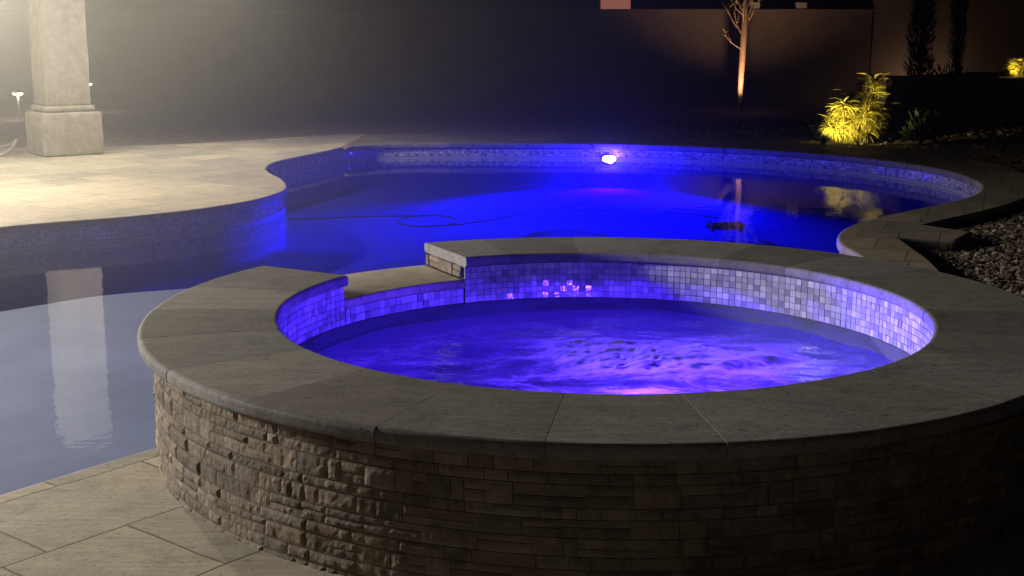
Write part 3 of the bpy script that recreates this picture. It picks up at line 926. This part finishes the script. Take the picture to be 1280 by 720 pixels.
# ------------------------------------------------------------------ things in the pool
bm = bmesh.new()
ZF = -0.44
def ring(cx, cy, rx, ry, a0, a1): return [(cx + rx*math.cos(a0 + (a1-a0)*i/40), cy + ry*math.sin(a0 + (a1-a0)*i/40), ZF) for i in range(41)]
hp = smooth_path([(-2.9, 13.2, ZF), (-2.2, 13.1, ZF), (-1.5, 13.3, ZF), (-0.85, 13.35, ZF)], 0.05) + ring(-0.85, 13.0, 0.30, 0.38, R(90), R(90+540)) \
    + smooth_path([(-0.5, 12.75, ZF), (0.0, 13.3, ZF), (0.4, 13.9, ZF), (0.75, 14.3, ZF)], 0.05)[0:] + ring(0.78, 14.0, 0.27, 0.3, R(90), R(90-540)) \
    + smooth_path([(0.9, 13.75, ZF), (1.5, 13.8, ZF), (2.1, 13.2, ZF)], 0.05)
tube(bm, hp, 0.0075, 7)
tag(bm_obj('cleaner_hose', bm, M['rubber'], None, True), 'dark pool cleaner hose with two loops under the blue water', 'hose')
pc = empty('pool_cleaner', (2.12, 12.9, -0.52), 'dark low pool cleaner resting under the blue water', 'pool cleaner')
bm = bmesh.new(); bmesh.ops.create_uvsphere(bm, u_segments=24, v_segments=12, radius=0.135, matrix=Matrix.Diagonal((1.5, 1.0, 0.3, 1)) @ Matrix.Translation((0, 0, 0.15))); bm_obj('body', bm, M['rubber'], pc, True)
for sx in (-0.14, 0.14):
    for sy in (-0.14, 0.14):
        bm = bmesh.new(); bmesh.ops.create_cone(bm, segments=18, radius1=0.04, radius2=0.04, depth=0.04, cap_ends=True, matrix=Matrix.Translation((sx, sy*0.8, 0.04)) @ Matrix.Rotation(R(90), 4, 'Y')); bm_obj('wheel', bm, M['rubber'], pc)

# ------------------------------------------------------------------ lights
def light(name, typ, loc, energy, color, **kw):
    l = bpy.data.lights.new(name, typ); l.energy = energy; l.color = color
    for k, v in kw.items(): setattr(l, k, v)
    o = bpy.data.objects.new(name, l); col.objects.link(o); o.location = loc
    return o
def aim(o, tgt): o.rotation_euler = (Vector(tgt) - o.location).to_track_quat('-Z', 'Y').to_euler()
PL = (-5.9, 12.9, 2.75)
flood = light('patio_flood', 'SPOT', PL, 1900, (1.0, 0.86, 0.62), spot_size=R(140), spot_blend=1.0, shadow_soft_size=0.06)
aim(flood, (-0.2, 4.2, 0.2))
glob = light('patio_downlight', 'SPOT', PL, 780, (1.0, 0.91, 0.72), spot_size=R(165), spot_blend=1.0, shadow_soft_size=0.08)
patio_fill = light('patio_fill_lamp', 'SPOT', (-3.4, 15.3, 2.75), 420, (1.0, 0.90, 0.72), spot_size=R(160), spot_blend=1.0, shadow_soft_size=0.08)  # unseen lamp added to even out the light on the patio
side = light('patio_side_lamp', 'SPOT', (-6.5, 6.1, 1.95), 2350, (1.0, 0.93, 0.84), spot_size=R(120), spot_blend=1.0, shadow_soft_size=0.4)
aim(side, (0.0, 4.7, 0.2))
blue = light('pool_lamp', 'SPOT', (LX, LY - 0.22, -0.22), 34000, (0.0025, 0.0, 1.0), spot_size=R(132), spot_blend=0.7, shadow_soft_size=0.05)
aim(blue, (LX - 0.9, LY - 5, -7.2))
front_fill = light('front_fill_lamp', 'POINT', (-2.2, -3.0, 2.6), 34, (1.0, 0.84, 0.82), shadow_soft_size=0.15)  # added fill behind the camera, lifts the spa front and shaded pool walls
wall_fill = light('wall_fill_lamp', 'POINT', (8.3, 26.55, 0.25), 6, (1.0, 0.72, 0.5), shadow_soft_size=0.08)  # no fixture: added to brighten the tall wall behind the dark shrubs
halo = light('pool_lamp_spill', 'POINT', (LX, LY - 0.22, -0.20), 95, (0.03, 0.01, 1.0), shadow_soft_size=0.05)
spal = light('spa_lamp', 'POINT', (0.62, 4.10, -0.03), 520, (0.085, 0.022, 1.0), shadow_soft_size=0.06)

# ------------------------------------------------------------------ world: black night, haze added for lens glare
w = bpy.data.worlds.new('World'); scn.world = w; w.use_nodes = True
nt = w.node_tree; nt.nodes.clear(); t = NT(nt)
out = nt.nodes.new('ShaderNodeOutputWorld')
sky = t.n('TexSky'); sky.sky_type = 'NISHITA'; sky.sun_disc = False; sky.sun_elevation = R(-4); sky.sun_rotation = R(150)
bg = t.n('Background'); t.l(sky.outputs[0], bg.inputs[0]); bg.inputs[1].default_value = 0.06
t.l(bg.outputs[0], out.inputs['Surface'])
# haze added to imitate lens glare: patio lamp, tanning ledge and, thinner, pool lamp
tc = t.n('TexCoord')
def puff(c, rad, dens, squash=1.0):
    mp = t.n('Mapping'); mp.inputs['Scale'].default_value = (1, 1, squash); t.l(tc.outputs['Object'], mp.inputs['Vector'])
    d = t.n('VectorMath'); d.operation = 'DISTANCE'; t.l(mp.outputs[0], d.inputs[0]); d.inputs[1].default_value = (c[0], c[1], c[2]*squash)
    q = t.math('DIVIDE', d.outputs['Value'], rad)
    return t.math('MULTIPLY', t.math('MAXIMUM', t.math('SUBTRACT', t.math('POWER', 2.718, t.math('MULTIPLY', t.math('MULTIPLY', q, q), -1.0)), 0.02), 0.0), dens)
vs_ = t.n('VolumeScatter'); vs_.inputs['Color'].default_value = (0.95, 0.98, 1, 1); vs_.inputs['Anisotropy'].default_value = 0.6
t.l(t.math('ADD', puff((-5.0, 13.2, 2.4), 4.7, 0.046, 2.3), t.math('ADD', puff((-3.6, 7.6, 0.5), 3.2, 0.022, 1.6), puff((LX, LY - 0.3, 0.3), 4.6, 0.0030))), vs_.inputs['Density'])
t.l(vs_.outputs[0], out.inputs['Volume'])
w.cycles.volume_step_size = 2.4

# ------------------------------------------------------------------ camera
cam = bpy.data.cameras.new('camera'); co = bpy.data.objects.new('camera', cam); col.objects.link(co)
cam.sensor_fit = 'HORIZONTAL'; cam.sensor_width = 36.0; cam.lens = 36.0*1637/1280
cam.clip_start = 0.05; cam.clip_end = 600
co.location = (0, 0, 1.45); co.rotation_euler = (PI/2 - 0.1957, 0, 0)
scn.camera = co

scn.view_settings.view_transform = 'Standard'; scn.view_settings.look = 'None'; scn.view_settings.exposure = 0
cy = scn.cycles
cy.use_denoising = True
try: cy.denoiser = 'OPENIMAGEDENOISE'
except Exception: pass
cy.volume_max_steps = 32; cy.max_bounces = 8; cy.diffuse_bounces = 3; cy.glossy_bounces = 4; cy.transparent_max_bounces = 12; cy.volume_bounces = 0
cy.caustics_reflective = False; cy.caustics_refractive = False
cy.sample_clamp_indirect = 4.0
